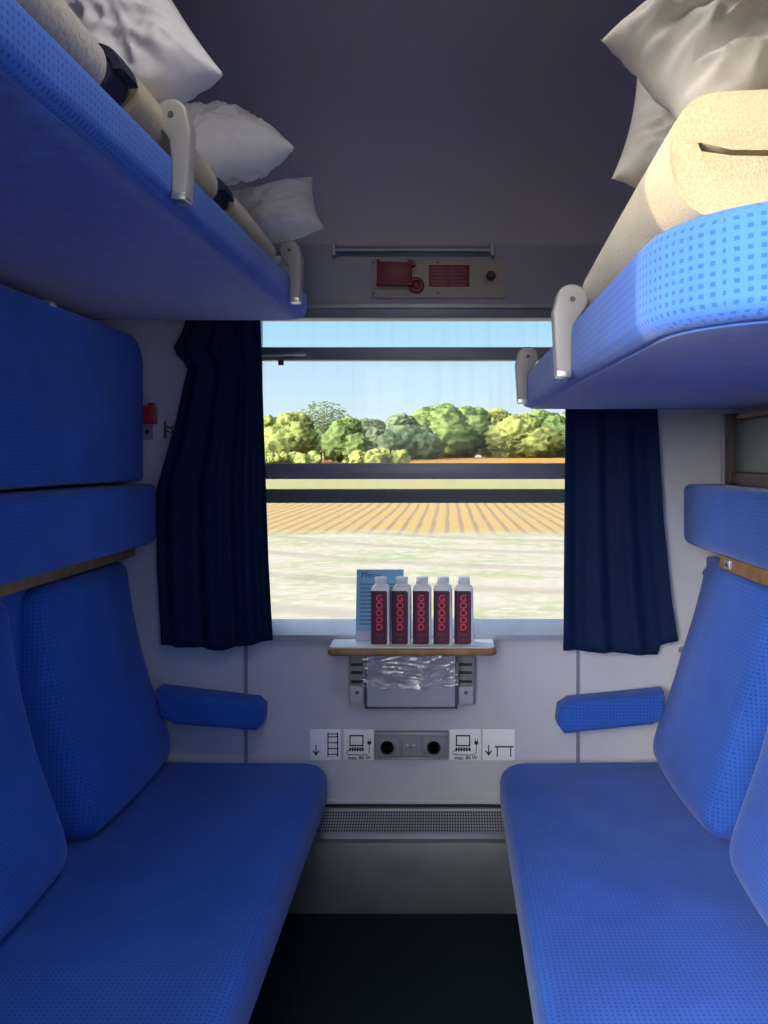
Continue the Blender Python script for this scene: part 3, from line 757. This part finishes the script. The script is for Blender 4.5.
# folded blanket on the right berth: a thick sheet doubled over, open side to the wall
def blanket():
    ya, yb = .86, 1.47; rows = []
    ny = 26
    base = RZ + .098
    for j in range(ny + 1):
        y = ya + (yb - ya) * j / ny
        f = j / ny
        zb = base + .0118 * (y - 2.49) + .020 * (2.49 - y) / 1.74 + .003
        H = .138 - .040 * f ** 1.3              # lower and tighter towards the window
        x0 = .350 + .012 * f; W = .40 - .10 * f
        th = .0655 - .018 * f
        r = H / 2
        outer = [(x0 + W, zb)] + [(x0 + r, zb)] + [(x0 + r - r * math.sin(a) , zb + r - r * math.cos(a)) for a in [PI * k / 14 for k in range(1, 14)]] + [(x0 + r, zb + H), (x0 + r + .12 * W, zb + H + .004), (x0 + W, zb + H)]
        ri = max(r - th, .006)
        inner = [(x0 + W, zb + H - th)] + [(x0 + r + .09, zb + H - th - .004), (x0 + r, zb + H - th)] + [(x0 + .55 * r - ri * math.sin(a), zb + r + ri * math.cos(a) + .012 * math.sin(a)) for a in [PI * k / 8 for k in range(1, 8)]] + [(x0 + r, zb + th), (x0 + W, zb + th)]
        row = []
        for k, (x, z) in enumerate(outer + inner):
            d = noise.noise(Vector((x * 8, y * 6, z * 10))) * .007 + noise.noise(Vector((x * 30, y * 20, z * 30))) * .002
            row.append(Vector((x + d * .6, y + (noise.noise(Vector((x * 12, 3, z * 12))) * .020 if j == 0 else 0), z + (d if k > 2 else max(0, d)))))
        rows.append(row)
    bm = bmesh.new(); V = [[bm.verts.new(p) for p in row] for row in rows]; L = len(V[0])
    for a, b in zip(V, V[1:]):
        for k in range(L): bm.faces.new((a[k], a[(k + 1) % L], b[(k + 1) % L], b[k]))
    bm.faces.new(V[0]); bm.faces.new(V[-1])
    t_ = [e for e in bm.edges if len(e.link_faces) == 2 and any(len(f.verts) > 6 for f in e.link_faces)]
    bmesh.ops.bevel(bm, geom=t_, offset=.016, segments=4, profile=.5, affect='EDGES', clamp_overlap=True)
    return bm
tag(obj('folded_blanket', blanket(), M['blanket'], angle=60), 'thick beige wool blanket folded lengthwise on the right berth', 'blanket')

# ------------------------------------------------------------------ curtains
def lerp_tab(tab, y):
    for (a, va), (b, vb) in zip(tab, tab[1:]):
        if y <= b: return va + (vb - va) * (y - a) / (b - a)
    return tab[-1][1]
def curtain(label, left, right, bottom, top_py, d, folds, amp, seed, rail):
    t = thing('curtain', label, 'curtain', P((left[0][1] + right[0][1]) / 2, top_py, d), 'curtains of the window')
    rows = []; nv, nu = 46, 90
    for j in range(nv + 1):
        f = j / nv; row = []
        for i in range(nu + 1):
            u = i / nu; yb = lerp_tab(bottom, u); py = top_py + (yb - top_py) * f
            lx, rx = lerp_tab(left, py), lerp_tab(right, py)
            a = amp * (.55 + .45 * f)
            ph = folds * 2 * PI * (u + .035 * math.sin(5 * u + seed))
            dy = a * (math.sin(ph) + .35 * math.sin(2.3 * ph + seed) ) + .004 * noise.noise(Vector((u * 4, f * 3, seed)))
            p = P(lx + (rx - lx) * u, py, d); p.y += dy
            row.append(p)
        rows.append(row)
    obj('cloth', sheet(rows, .0025), M['navy'], t, angle=179)
    a, b = P(rail[0], top_py - 1, d), P(rail[1], top_py - 1, d)
    obj('curtain_rail', B((a.x, d - .012, a.z - .002), (b.x, d + .012, a.z + .014), .003), M['alu_dull'], t)
curtain('dark blue curtain gathered at the left side of the window, top edge flared', [(300, 190), (330, 183), (350, 172), (366, 188), (420, 176), (490, 156), (560, 156), (650, 161)],
        [(300, 260), (420, 264), (560, 269), (650, 274)], [(0, 645), (.55, 650), (.72, 646), (1, 640)], 311, 2.555, 3.6, .012, 1.3, (178, 268))
curtain('dark blue curtain hanging straight at the right side of the window', [(300, 566), (413, 565), (650, 563)],
        [(300, 655), (413, 657), (520, 663), (600, 671), (645, 678)], [(0, 650), (.75, 655), (.83, 655), (.84, 646), (1, 640)], 311, 2.555, 2.6, .010, 4.2, (560, 662))

# ------------------------------------------------------------------ table, bin, bottles
TZ = CAM.z - .575
t = thing('folding_table', 'narrow white wall table with brown wooden edge under the window', 'table', (P(411, 0, 2.5).x, 2.53, TZ))
tx0, tx1 = P(326.5, 0, 2.452).x, P(497, 0, 2.452).x
pl = rrect(tx0 + .006, 2.458, tx1 - .006, WY - .030, .02, 5, (.004, .004, .018, .018))
bm = bmesh.new(); prism(bm, pl, 'z', TZ - .004, TZ, .001, 1); obj('tabletop', bm, M['white_lam'], t)
pl = rrect(tx0, 2.45, tx1, WY - .030, .02, 5, (.006, .006, .025, .025))
bm = bmesh.new(); prism(bm, pl, 'z', TZ - .026, TZ - .0045, .006, 3); obj('wooden_edge', bm, M['wood'], t)
for xa, xb, sg in ((348.5, 366, 1), (457, 475, -1)):
    a, b = P(xa, 656, 2.55), P(xb, 705, 2.55)
    bm = bmesh.new(); box(bm, (a.x, 2.555, b.z), (b.x, WY - .001, a.z + .004), .004)
    br = obj('hinge_bracket', bm, M['grey_pl'], t)
    for py in (664, 672, 681): obj('slot', B((a.x + .008, 2.548, P(0, py, 2.55).z - .006), (b.x - .010, 2.556, P(0, py, 2.55).z + .002), .001), M['black'], br)
    bm = bmesh.new(); box(bm, (a.x + .004, 2.546, P(0, 704, 2.55).z), (b.x - .006, 2.556, P(0, 686, 2.55).z), .003); obj('cover_plate', bm, M['bin'], br)
    bm = bmesh.new(); lathe(bm, [(.006, 0), (.006, -.004), (.003, -.005)], ((a.x + b.x) / 2, 2.546, P(0, 692, 2.55).z), 'y', 12); obj('screw', bm, M['grey_dark'], br)

t = thing('waste_bin', 'grey metal waste bin hanging under the wall table', 'bin', (P(411, 0, 2.5).x, 2.55, P(0, 709, 2.5).z))
bx0, bx1 = P(364.5, 0, 2.51).x, P(457.5, 0, 2.51).x; bz0, bz1 = P(0, 708, 2.51).z, TZ - .030
bm = bmesh.new(); prism(bm, [(2.507, bz0 + .012), (2.510, bz0 + .004), (2.520, bz0), (2.585, bz0), (2.597, bz1), (2.490, bz1)], 'x', bx0 + .008, bx1 - .008, .004, 2)
obj('body', bm, M['bin'], t)
bm = bmesh.new()
for x in (bx0, bx1 - .010): prism(bm, [(2.516, bz0 - .002), (2.59, bz0 - .002), (2.597, bz1), (2.498, bz1)], 'x', x, x + .010, .002, 1)
box(bm, (bx0, 2.516, bz0 - .005), (bx1, 2.585, bz0 + .001), .002)
obj('side_frame', bm, M['grey_dark'], t)
# crumpled clear liner over the rim
rows = []
lx0, lx1 = P(362, 0, 2.49).x, P(458, 0, 2.49).x; lz1, lz0 = bz1 - .002, P(0, 686, 2.49).z
for j in range(37):
    f = j / 36; row = []
    for i in range(91):
        u = i / 90; x = lx0 + (lx1 - lx0) * u
        edge = .012 * noise.noise(Vector((u * 7, 0, 5))) + .010 * math.sin(u * PI)
        z = lz1 + (lz0 - edge - lz1) * f
        q = Vector((u * 3.2 + f * 1.6, f * 2.4 - u * .8, 2.0))
        n = (1 - abs(noise.noise(q * 1.3))) ** 4 * .011 + (1 - abs(noise.noise(Vector((q.x * .8, q.y * 3.0, 1)))) ) ** 5 * .004 + noise.noise(q * .7) * .005
        row.append((x, 2.486 + .007 * f - n * min(1, f * 4 + .2), z))
    rows.append(row)
tag(obj('bin_liner', sheet(rows, .0006), M['film'], angle=25), 'crumpled clear plastic liner hanging over the bin rim', 'plastic bag')

# menu card leaning on the window behind the bottles
cl, cr = P(355.5, 0, 2.53).x, P(403, 0, 2.53).x; mh = .226
t = thing('menu_card', 'blue printed menu card standing behind the leftmost bottle', 'menu', ((cl + cr) / 2, 2.535, TZ))
R = Matrix.Translation(Vector(((cl + cr) / 2, 2.532, TZ + .0005))) @ Matrix.Rotation(math.radians(-8), 4, 'X')
w = cr - cl
obj('card', B((-w / 2, 0, 0), (w / 2, .0015, mh), 0, 2, R), M['menu'], t)
def on_card(bm_): bmesh.ops.transform(bm_, matrix=R, verts=bm_.verts); return bm_
obj('heading', on_card(text_bm('Menu', .028, (-w / 2 + .014, -.0006, mh - .018), .0003, align='LEFT')), M['menu_ink'], t)
bm = bmesh.new(); bm2 = bmesh.new()
for k in range(11):
    z = mh - .048 - k * .0125
    box(bm, (-w / 2 + .012, -.0008, z), (-w / 2 + .012 + (.060 if k % 3 else .045), 0, z + .0028))
    box(bm2, (w / 2 - .048, -.0008, z), (w / 2 - .014, 0, z + .0028))
obj('text_lines', on_card(bm), M['menu_ink'], t, False); obj('text_lines', on_card(bm2), M['menu_ink'], t, False)
obj('pale_footer', on_card(B((-w / 2 + .002, -.0008, .004), (w / 2 - .002, 0, .032))), M['menu_pink'], t, False)

# the five bottles
BW, BH = .058, .215
def bottle_parts():
    parts = []
    bm = bmesh.new()
    def ring(hw, r, z):
        return [Vector((x, y, z)) for x, y in rrect(-hw, -hw, hw, hw, r, 5)]
    prof = [(.0265, .008, 0), (.0290, .009, .003), (.0290, .009, .168), (.0285, .010, .173), (.0255, .012, .179), (.0205, .0165, .1845), (.0170, .0160, .187), (.0170, .0160, .190)]
    V = [[bm.verts.new(p) for p in ring(*q)] for q in prof]; L = len(V[0])
    for a, b in zip(V, V[1:]):
        for k in range(L): bm.faces.new((a[k], a[(k + 1) % L], b[(k + 1) % L], b[k]))
    bm.faces.new(V[0]); bm.faces.new(V[-1]); parts.append(('body', bm, M['bottle'], None))
    bm = bmesh.new(); lathe(bm, [(.0180, .1885), (.0192, .190), (.0192, .2060), (.0182, .2075), (.006, .208)], (0, 0, 0), 'z', 28); parts.append(('cap', bm, M['bottle'], None))
    # label wraps the front and left side, stops short of the right edge
    bm = bmesh.new(); g = .0296
    path = [(-g, .020), (-g, -g + .009)] + [(-g + .009 + .009 * math.cos(math.radians(a)), -g + .009 + .009 * math.sin(math.radians(a))) for a in range(190, 271, 16)] + [(.0215, -g)]
    rows = []
    for z in (.002, .006, .163, .168):
        sh = .004 if z in (.002, .168) else 0
        rows.append([Vector((x - (sh if k == len(path) - 1 else 0), y, z)) for k, (x, y) in enumerate(path)])
    merge(bm, sheet(rows, .0004)); parts.append(('label', bm, M['label'], None))
    bm = bmesh.new(); yl = -g - .0007
    for k, ch in enumerate('GOOOD'):
        merge(bm, text_bm(ch, .0285, (-.003, yl, .1445 - k * .0225), .0003, bold=.0006))
    parts.append(('lettering', bm, M['letter'], 'label'))
    bm = bmesh.new()
    for k in range(3): box(bm, (-.019 + .002 * k, yl - .0003, .0345 - k * .0035), (.013 - .003 * k, yl + .0003, .0358 - k * .0035))
    lathe(bm, [(.0036, 0), (.0036, -.0004)], (-.003, yl + .0003, .017), 'y', 14)
    parts.append(('small_print', bm, M['letter_dim'], 'label'))
    return parts
LB = ['leftmost dark red bottle on the table, standing in front of the menu card', 'second dark red bottle from the left, overlapping the menu card edge', 'middle one of the five dark red bottles on the table',
      'fourth dark red bottle from the left on the table', 'rightmost dark red bottle on the table, white side showing']
proto = None
for i, px in enumerate((380.5, 401.5, 422, 443, 464)):
    loc = Vector((P(px, 0, 2.492).x, 2.512, TZ + .0005))
    if proto is None:
        proto = thing('drink_bottle', LB[0], 'bottle', loc, 'juice bottles on the table'); kids = {}
        for nm, bmx, m, par in bottle_parts():
            o = obj(nm, bmx, m, None, angle=40); o.parent = kids[par] if par else proto; kids[nm] = o
    else:
        c = proto.copy(); C.objects.link(c); c.location = loc; c['label'] = LB[i]
        for ch in list(proto.children):
            k = ch.copy(); C.objects.link(k); k.parent = c
            for g_ in ch.children:
                q = g_.copy(); C.objects.link(q); q.parent = k
        c.rotation_euler = (0, 0, math.radians((0, -1.5, 1, -.8, 1.2)[i]))

# ------------------------------------------------------------------ sockets and pictograms on the window wall
d = WY - .002
def PW(px, py): return P(px, py, WY)
t = thing('socket_strip', 'grey double power socket strip under the bin between the pictogram plates', 'socket', PW(411, 758))
a, b = PW(375, 757.5), PW(448.5, 730)
obj('housing', B((a.x, WY - .022, a.z), (b.x, WY - .0005, b.z), .004), M['grey_pl'], t)
bm = bmesh.new()
box(bm, (a.x + .002, WY - .025, b.z - .009), (b.x - .002, WY - .021, b.z - .003), .001); box(bm, (a.x + .002, WY - .025, a.z + .002), (b.x - .002, WY - .021, a.z + .007), .001)
obj('cover_rail', bm, M['alu_dull'], t)
for px in (388, 434):
    c = PW(px, 744.5)
    bm = B((c.x - .037, WY - .028, c.z - .031), (c.x + .037, WY - .021, c.z + .031), .003); so = obj('socket', bm, M['grey_pl'], t)
    bm = bmesh.new(); lathe(bm, [(.0225, 0), (.0225, -.003), (.0195, -.003), (.0185, .0005)], (c.x, WY - .028, c.z), 'y', 28); obj('socket_well', bm, M['well'], so)
    bm = bmesh.new()
    for q in (-1, 1): lathe(bm, [(.0024, 0), (.0024, -.0006)], (c.x + q * .0095, WY - .0305, c.z), 'y', 10)
    obj('contact_hole', bm, M['grey_dark'], so)
c = PW(411, 744.5)
m_ = obj('middle_block', B((c.x - .030, WY - .027, c.z - .031), (c.x + .030, WY - .021, c.z + .031), .003), M['grey_pl'], t)
bm = bmesh.new()
for q in (-1, 1): lathe(bm, [(.0055, 0), (.0055, -.002), (.003, -.0025)], (c.x + q * .010, WY - .027, c.z + .004), 'y', 12)
obj('screw', bm, M['alu'], m_)

def plate(label, x0, x1):
    a, b = PW(x0, 760), PW(x1, 729)
    t = thing('pictogram_plate', label, 'sign', ((a.x + b.x) / 2, WY, a.z), 'pictogram plates beside the sockets')
    obj('plate', B((a.x, WY - .004, a.z), (b.x, WY - .0005, b.z), .0012), M['sticker'], t)
    S = (b.x - a.x)
    def q(u, v): return Vector((a.x + u * S, WY - .0042, a.z + v * (b.z - a.z)))
    return t, q, S
def bar(bm, q, u0, v0, u1, v1): box(bm, q(u0, v0) + Vector((0, -.0008, 0)), q(u1, v1) + Vector((0, .0002, 0)))
def poly(bm, q, pts):
    prism(bm, [(q(u, v).x, q(u, v).z) for u, v in pts], 'y', WY - .005, WY - .004)
def arrow(bm, q, u, v0, v1, w=.035):
    bar(bm, q, u - w * .5, v0 + .08, u + w * .5, v1)
    poly(bm, q, [(u, v0), (u + .10, v0 + .14), (u + .10, v0 + .19), (u, v0 + .09), (u - .10, v0 + .19), (u - .10, v0 + .14)])
t, q, S = plate('white plate with down arrow and ladder, leftmost of the row', 310, 341)
bm = bmesh.new(); arrow(bm, q, .20, .15, .50)
obj('arrow', bm, M['ink'], t, False)
bm = bmesh.new(); bar(bm, q, .57, .12, .605, .90); bar(bm, q, .88, .12, .915, .90)
for v in (.19, .37, .56, .75, .84): bar(bm, q, .58, v, .90, v + .03)
obj('ladder_symbol', bm, M['ink'], t, False)
def laptop(t, q, S):
    bm = bmesh.new()
    bar(bm, q, .20, .78, .66, .82); bar(bm, q, .20, .46, .66, .50); bar(bm, q, .20, .46, .24, .82); bar(bm, q, .62, .46, .66, .82)
    for k in range(6): bar(bm, q, .19 + k * .083, .30, .245 + k * .083, .42)
    bar(bm, q, .19, .35, .68, .375)
    obj('laptop_symbol', bm, M['ink'], t, False)
    bm = bmesh.new()
    pts = [q(u, v) for u, v in ((.19, .33), (.12, .30), (.10, .24), (.15, .19), (.45, .18), (.78, .18), (.84, .24), (.85, .40), (.85, .52))]
    tube(bm, [p + Vector((0, -.0002, 0)) for p in pts], .0012, 6)
    bar(bm, q, .79, .52, .91, .62); bar(bm, q, .805, .60, .825, .70); bar(bm, q, .875, .60, .895, .70)
    obj('plug_symbol', bm, M['ink'], t, False)
    obj('lettering', text_bm('max. 80 W', .0165, q(.52, .085) + Vector((0, -.0003, 0)), .0003, bold=.0003), M['ink'], t, False)
t, q, S = plate('white plate with laptop and plug symbol left of the sockets', 343.5, 374); laptop(t, q, S)
t, q, S = plate('white plate with laptop and plug symbol right of the sockets', 449.5, 481); laptop(t, q, S)
t, q, S = plate('white plate with down arrow and table symbol, rightmost of the row', 482.5, 514.5)
bm = bmesh.new(); arrow(bm, q, .19, .15, .50); obj('arrow', bm, M['ink'], t, False)
bm = bmesh.new(); bar(bm, q, .38, .42, .96, .465); bar(bm, q, .44, .12, .475, .42); bar(bm, q, .86, .12, .895, .42); obj('table_symbol', bm, M['ink'], t, False)

# ------------------------------------------------------------------ emergency brake panel and rail above the window
t = thing('emergency_brake_panel', 'beige metal panel with red brake handle box above the window', 'alarm panel', PW(438, 300))
a, b = PW(371, 298.5), PW(505, 260.5)
obj('plate', B((a.x, WY - .006, a.z), (b.x, WY - .0005, b.z), .002), M['beige_plate'], t)
a, b = PW(377.5, 285), PW(412, 264)
h_ = obj('brake_handle_box', B((a.x, WY - .030, a.z), (b.x, WY - .005, b.z), .004), M['red'], t)
bm = bmesh.new()
box(bm, (a.x - .002, WY - .034, a.z - .008), (b.x + .004, WY - .018, a.z + .003), .003)
for q0, q1 in ((a.x, a.x + .010), (b.x - .012, b.x - .001)): obj('hinge_lug', B((q0, WY - .026, b.z - .004), (q1, WY - .008, b.z + .010), .002), M['red'], h_)
obj('handle_grip', bm, M['red'], h_)
bm = bmesh.new(); lathe(bm, [(.008, -.012), (.008, .010)], (b.x + .004, WY - .016, b.z - .004), 'y', 14)
obj('hinge_pin', bm, M['red'], h_)
c = PW(416.5, 286)
bm = bmesh.new(); lathe(bm, [(.026, 0), (.026, -.010), (.022, -.014), (.016, -.014), (.015, -.004)], (c.x, WY - .005, c.z), 'y', 28); k = obj('seal_ring', bm, M['red'], t)
bm = bmesh.new(); lathe(bm, [(.013, 0), (.013, -.008), (.008, -.011)], (c.x, WY - .008, c.z), 'y', 20); obj('seal_button', bm, M['red'], k)
a, b = PW(429, 287), PW(469.5, 265.5)
k = obj('instruction_sign', B((a.x, WY - .0085, a.z), (b.x, WY - .005, b.z), .001), M['red'], t)
bm = bmesh.new()
for col in (0, 1):
    for rr in range(6):
        x0 = a.x + .006 + col * (b.x - a.x) * .48; ww = (b.x - a.x) * (.40 if rr % 3 else .34); z = b.z - .010 - rr * .0105 - (.003 if rr > 2 else 0)
        box(bm, (x0, WY - .0092, z), (x0 + ww, WY - .0083, z + .0028))
obj('printed_lines', bm, M['pink'], k, False)
c = PW(490.5, 277)
bm = bmesh.new(); lathe(bm, [(.026, 0), (.026, -.003), (.022, -.005)], (c.x, WY - .005, c.z), 'y', 28); k = obj('knob_base', bm, M['beige_plate'], t)
bm = bmesh.new(); lathe(bm, [(.016, 0), (.015, -.016), (.010, -.020)], (c.x, WY - .009, c.z), 'y', 8); obj('turn_knob', bm, M['black'], k)
for px, py in ((373.5, 263.5), (373.5, 294), (438, 263), (438, 293.5)):
    c = PW(px, py); bm = bmesh.new(); lathe(bm, [(.0035, 0), (.0035, -.002)], (c.x, WY - .006, c.z), 'y', 10); obj('screw', bm, M['grey_dark'], t)

t = thing('wall_rail', 'slim grey metal rail mounted above the brake panel', 'rail', PW(413, 252))
a, b = PW(335, 252), PW(492, 252)
bm = bmesh.new(); tube(bm, [(a.x, WY - .026, a.z), (b.x, WY - .026, b.z)], .006, 12); obj('bar', bm, M['alu_dull'], t)
obj('back_strip', B((a.x + .01, WY - .008, a.z - .014), (b.x - .01, WY - .0005, a.z + .016), .002), M['frame'], t)
for c in (a, b):
    bm = bmesh.new(); box(bm, (c.x - .006, WY - .036, c.z - .020), (c.x + .006, WY - .0005, c.z + .024), .003); obj('end_bracket', bm, M['alu_dull'], t)

# ------------------------------------------------------------------ heater under the window
t = thing('heater_cover', 'steel heater cover with perforated top grille along the floor under the window', 'heater', (.0, 2.54, 0))
hx0, hx1 = -.62, .62; HY = 2.48
obj('front_panel', B((hx0, HY, .002), (hx1, HY + .012, .232), .003), M['steel'], t)
bm = bmesh.new(); prism(bm, [(HY - .006, .226), (HY - .006, .238), (HY + .004, .246), (HY + .018, .246), (HY + .018, .226)], 'x', hx0, hx1, .003, 3); obj('nose_trim', bm, M['alu'], t)
bm = bmesh.new(); prism(bm, [(HY + .016, .232), (HY + .016, .243), (WY - .018, .278), (WY - .018, .262)], 'x', hx0, hx1); obj('grille', bm, M['grille'], t)
bm = bmesh.new(); box(bm, (hx0, WY - .018, .26), (hx1, WY - .006, .284), .002); obj('back_rail', bm, M['alu_dull'], t)
bm = bmesh.new(); box(bm, (hx0, WY - .006, .284), (hx1, WY - .0005, .292), .0); obj('shadow_gap_strip', bm, M['black'], t, False)
tag(obj('wall_strip', B((hx0, WY - .010, .296), (hx1, WY - .0005, .312), .003), M['wall']), 'pale moulding strip along the wall just above the heater grille', 'moulding')

# ------------------------------------------------------------------ small wall fittings
t = thing('reading_light', 'small grey wall fitting with red cap beside the left padded panel', 'wall fitting', P(147, 440, 2.59))
a, b = P(139, 440, 2.58), P(151, 425, 2.58)
obj('socket_box', B((a.x, 2.565, a.z), (b.x, WY - .0005, b.z), .003), M['grey_pl'], t)
bm = bmesh.new(); lathe(bm, [(.007, 0), (.007, -.003)], P(149, 432, 2.58) + Vector((0, -.015, 0)), 'y', 12); obj('switch', bm, M['black'], t)
a, b = P(145, 424, 2.58), P(156, 406, 2.58)
bm = bmesh.new(); box(bm, (a.x, 2.555, a.z), (b.x, WY - .0005, b.z), .006, 3); box(bm, (b.x - .02, 2.56, b.z - .01), (b.x - .004, WY - .01, b.z + .010), .004)
obj('red_cap', bm, M['red_bright'], t)
t = thing('coat_hook', 'small dark wire hook on the wall left of the left curtain', 'hook', P(166, 432, WY))
c = P(165.5, 430, WY)
obj('hook_plate', B((c.x - .004, WY - .006, c.z - .03), (c.x + .004, WY - .0005, c.z + .03), .002), M['grey_dark'], t)
bm = bmesh.new()
for k in (0, 1): tube(bm, [(c.x, WY - .004, c.z + .012 - k * .014), (c.x + .012, WY - .014, c.z + .010 - k * .014), (c.x + .026, WY - .018, c.z + .004 - k * .014), (c.x + .030, WY - .018, c.z + .012 - k * .014)], .0022, 8)
obj('wire', bm, M['black'], t)
c = P(682, 650, WY); bm = bmesh.new(); lathe(bm, [(.012, 0), (.012, -.006), (.009, -.010), (.006, -.010), (.005, -.005)], (c.x, WY - .0005, c.z), 'y', 18)
tag(obj('wall_button', bm, M['alu']), 'tiny round metal stud on the wall below the right curtain', 'stud')

# ------------------------------------------------------------------ light, sky, camera
sun_d = Vector((1, .5, -.22)).normalized()
L = bpy.data.lights.new('sun', 'SUN'); L.energy = 6.0; L.angle = math.radians(.6); L.color = (1.0, .80, .50)
so = bpy.data.objects.new('sun', L); C.objects.link(so); so.rotation_euler = sun_d.to_track_quat('-Z', 'Y').to_euler()

w = bpy.data.worlds.new('sky'); bpy.context.scene.world = w; w.use_nodes = True; nt = w.node_tree
bg = nt.nodes['Background']; tc = nt.nodes.new('ShaderNodeTexCoord')
s = nt.nodes.new('ShaderNodeSeparateXYZ'); nt.links.new(tc.outputs['Generated'], s.inputs[0])
cr_ = nt.nodes.new('ShaderNodeValToRGB'); nt.links.new(s.outputs[2], cr_.inputs[0])
e = cr_.color_ramp.elements
e[0].position = 0.0; e[0].color = (.80, .86, .88, 1)
e[1].position = .9; e[1].color = (.20, .42, .80, 1)
x = e.new(.05); x.color = (.70, .84, .92, 1)
x = e.new(.17); x.color = (.40, .71, .93, 1)
# the bright hazy part of the sky round the low sun
dt = nt.nodes.new('ShaderNodeVectorMath'); dt.operation = 'DOT_PRODUCT'; nt.links.new(tc.outputs['Generated'], dt.inputs[0]); dt.inputs[1].default_value = -sun_d
mx = N(nt, 'ShaderNodeMath', 'MAXIMUM', dt.outputs['Value'], 0.0)
pw = N(nt, 'ShaderNodeMath', 'POWER', mx, 3.0)
glow = nt.nodes.new('ShaderNodeVectorMath'); glow.operation = 'SCALE'; glow.inputs[0].default_value = (1.0, .93, .84); 
GLOW = 30.0
nt.links.new(N(nt, 'ShaderNodeMath', 'MULTIPLY', pw, GLOW), glow.inputs['Scale'])
ad = nt.nodes.new('ShaderNodeVectorMath'); ad.operation = 'ADD'; nt.links.new(cr_.outputs[0], ad.inputs[0]); nt.links.new(glow.outputs[0], ad.inputs[1])
nt.links.new(ad.outputs[0], bg.inputs['Color']); bg.inputs['Strength'].default_value = 1.0

# out-of-view lamps added as fill under the compartment and corridor ceilings
def lamp(label, loc, size, energy, col):
    t = thing('added_fill_lamp', label, 'lamp', loc)
    x, y, z = loc
    obj('housing', B((x - size[0] / 2, y - size[1] / 2, z - .03), (x + size[0] / 2, y + size[1] / 2, z - .001), .006), M['white_lam'], t)
    l = bpy.data.lights.new('lamp', 'AREA'); l.shape = 'RECTANGLE'; l.size = size[0] * .9; l.size_y = size[1] * .9; l.energy = energy; l.color = col
    o = bpy.data.objects.new('fill_light', l); C.objects.link(o); o.location = (x, y, z - .035)
lamp('flat white fill lamp added under the ceiling at the compartment door end', (0, .95, 2.62), (.6, .18), 5, (1, .95, .88))
lamp('flat white fill lamp added under the corridor ceiling', (-.2, .2, 2.62), (1.4, .3), 14, (1, .95, .88))

cam = bpy.data.cameras.new('camera'); co = bpy.data.objects.new('camera', cam); C.objects.link(co)
co.location = CAM; co.rotation_euler = (PI / 2, 0, 0)
cam.sensor_width = 36; cam.lens = F / 1024 * 36; cam.shift_x = -(CX - 384) / 1024; cam.shift_y = -(512 - CY) / 1024; cam.clip_start = .02; cam.clip_end = 3000
sc = bpy.context.scene; sc.camera = co
sc.view_settings.view_transform = 'Standard'; sc.view_settings.look = 'None'; sc.view_settings.gamma = 1; sc.view_settings.use_curve_mapping = False
sc.view_settings.exposure = 0.14
sc.cycles.max_bounces = 10; sc.cycles.diffuse_bounces = 6; sc.cycles.transparent_max_bounces = 16; sc.cycles.sample_clamp_indirect = 6
sc.cycles.use_denoising = True
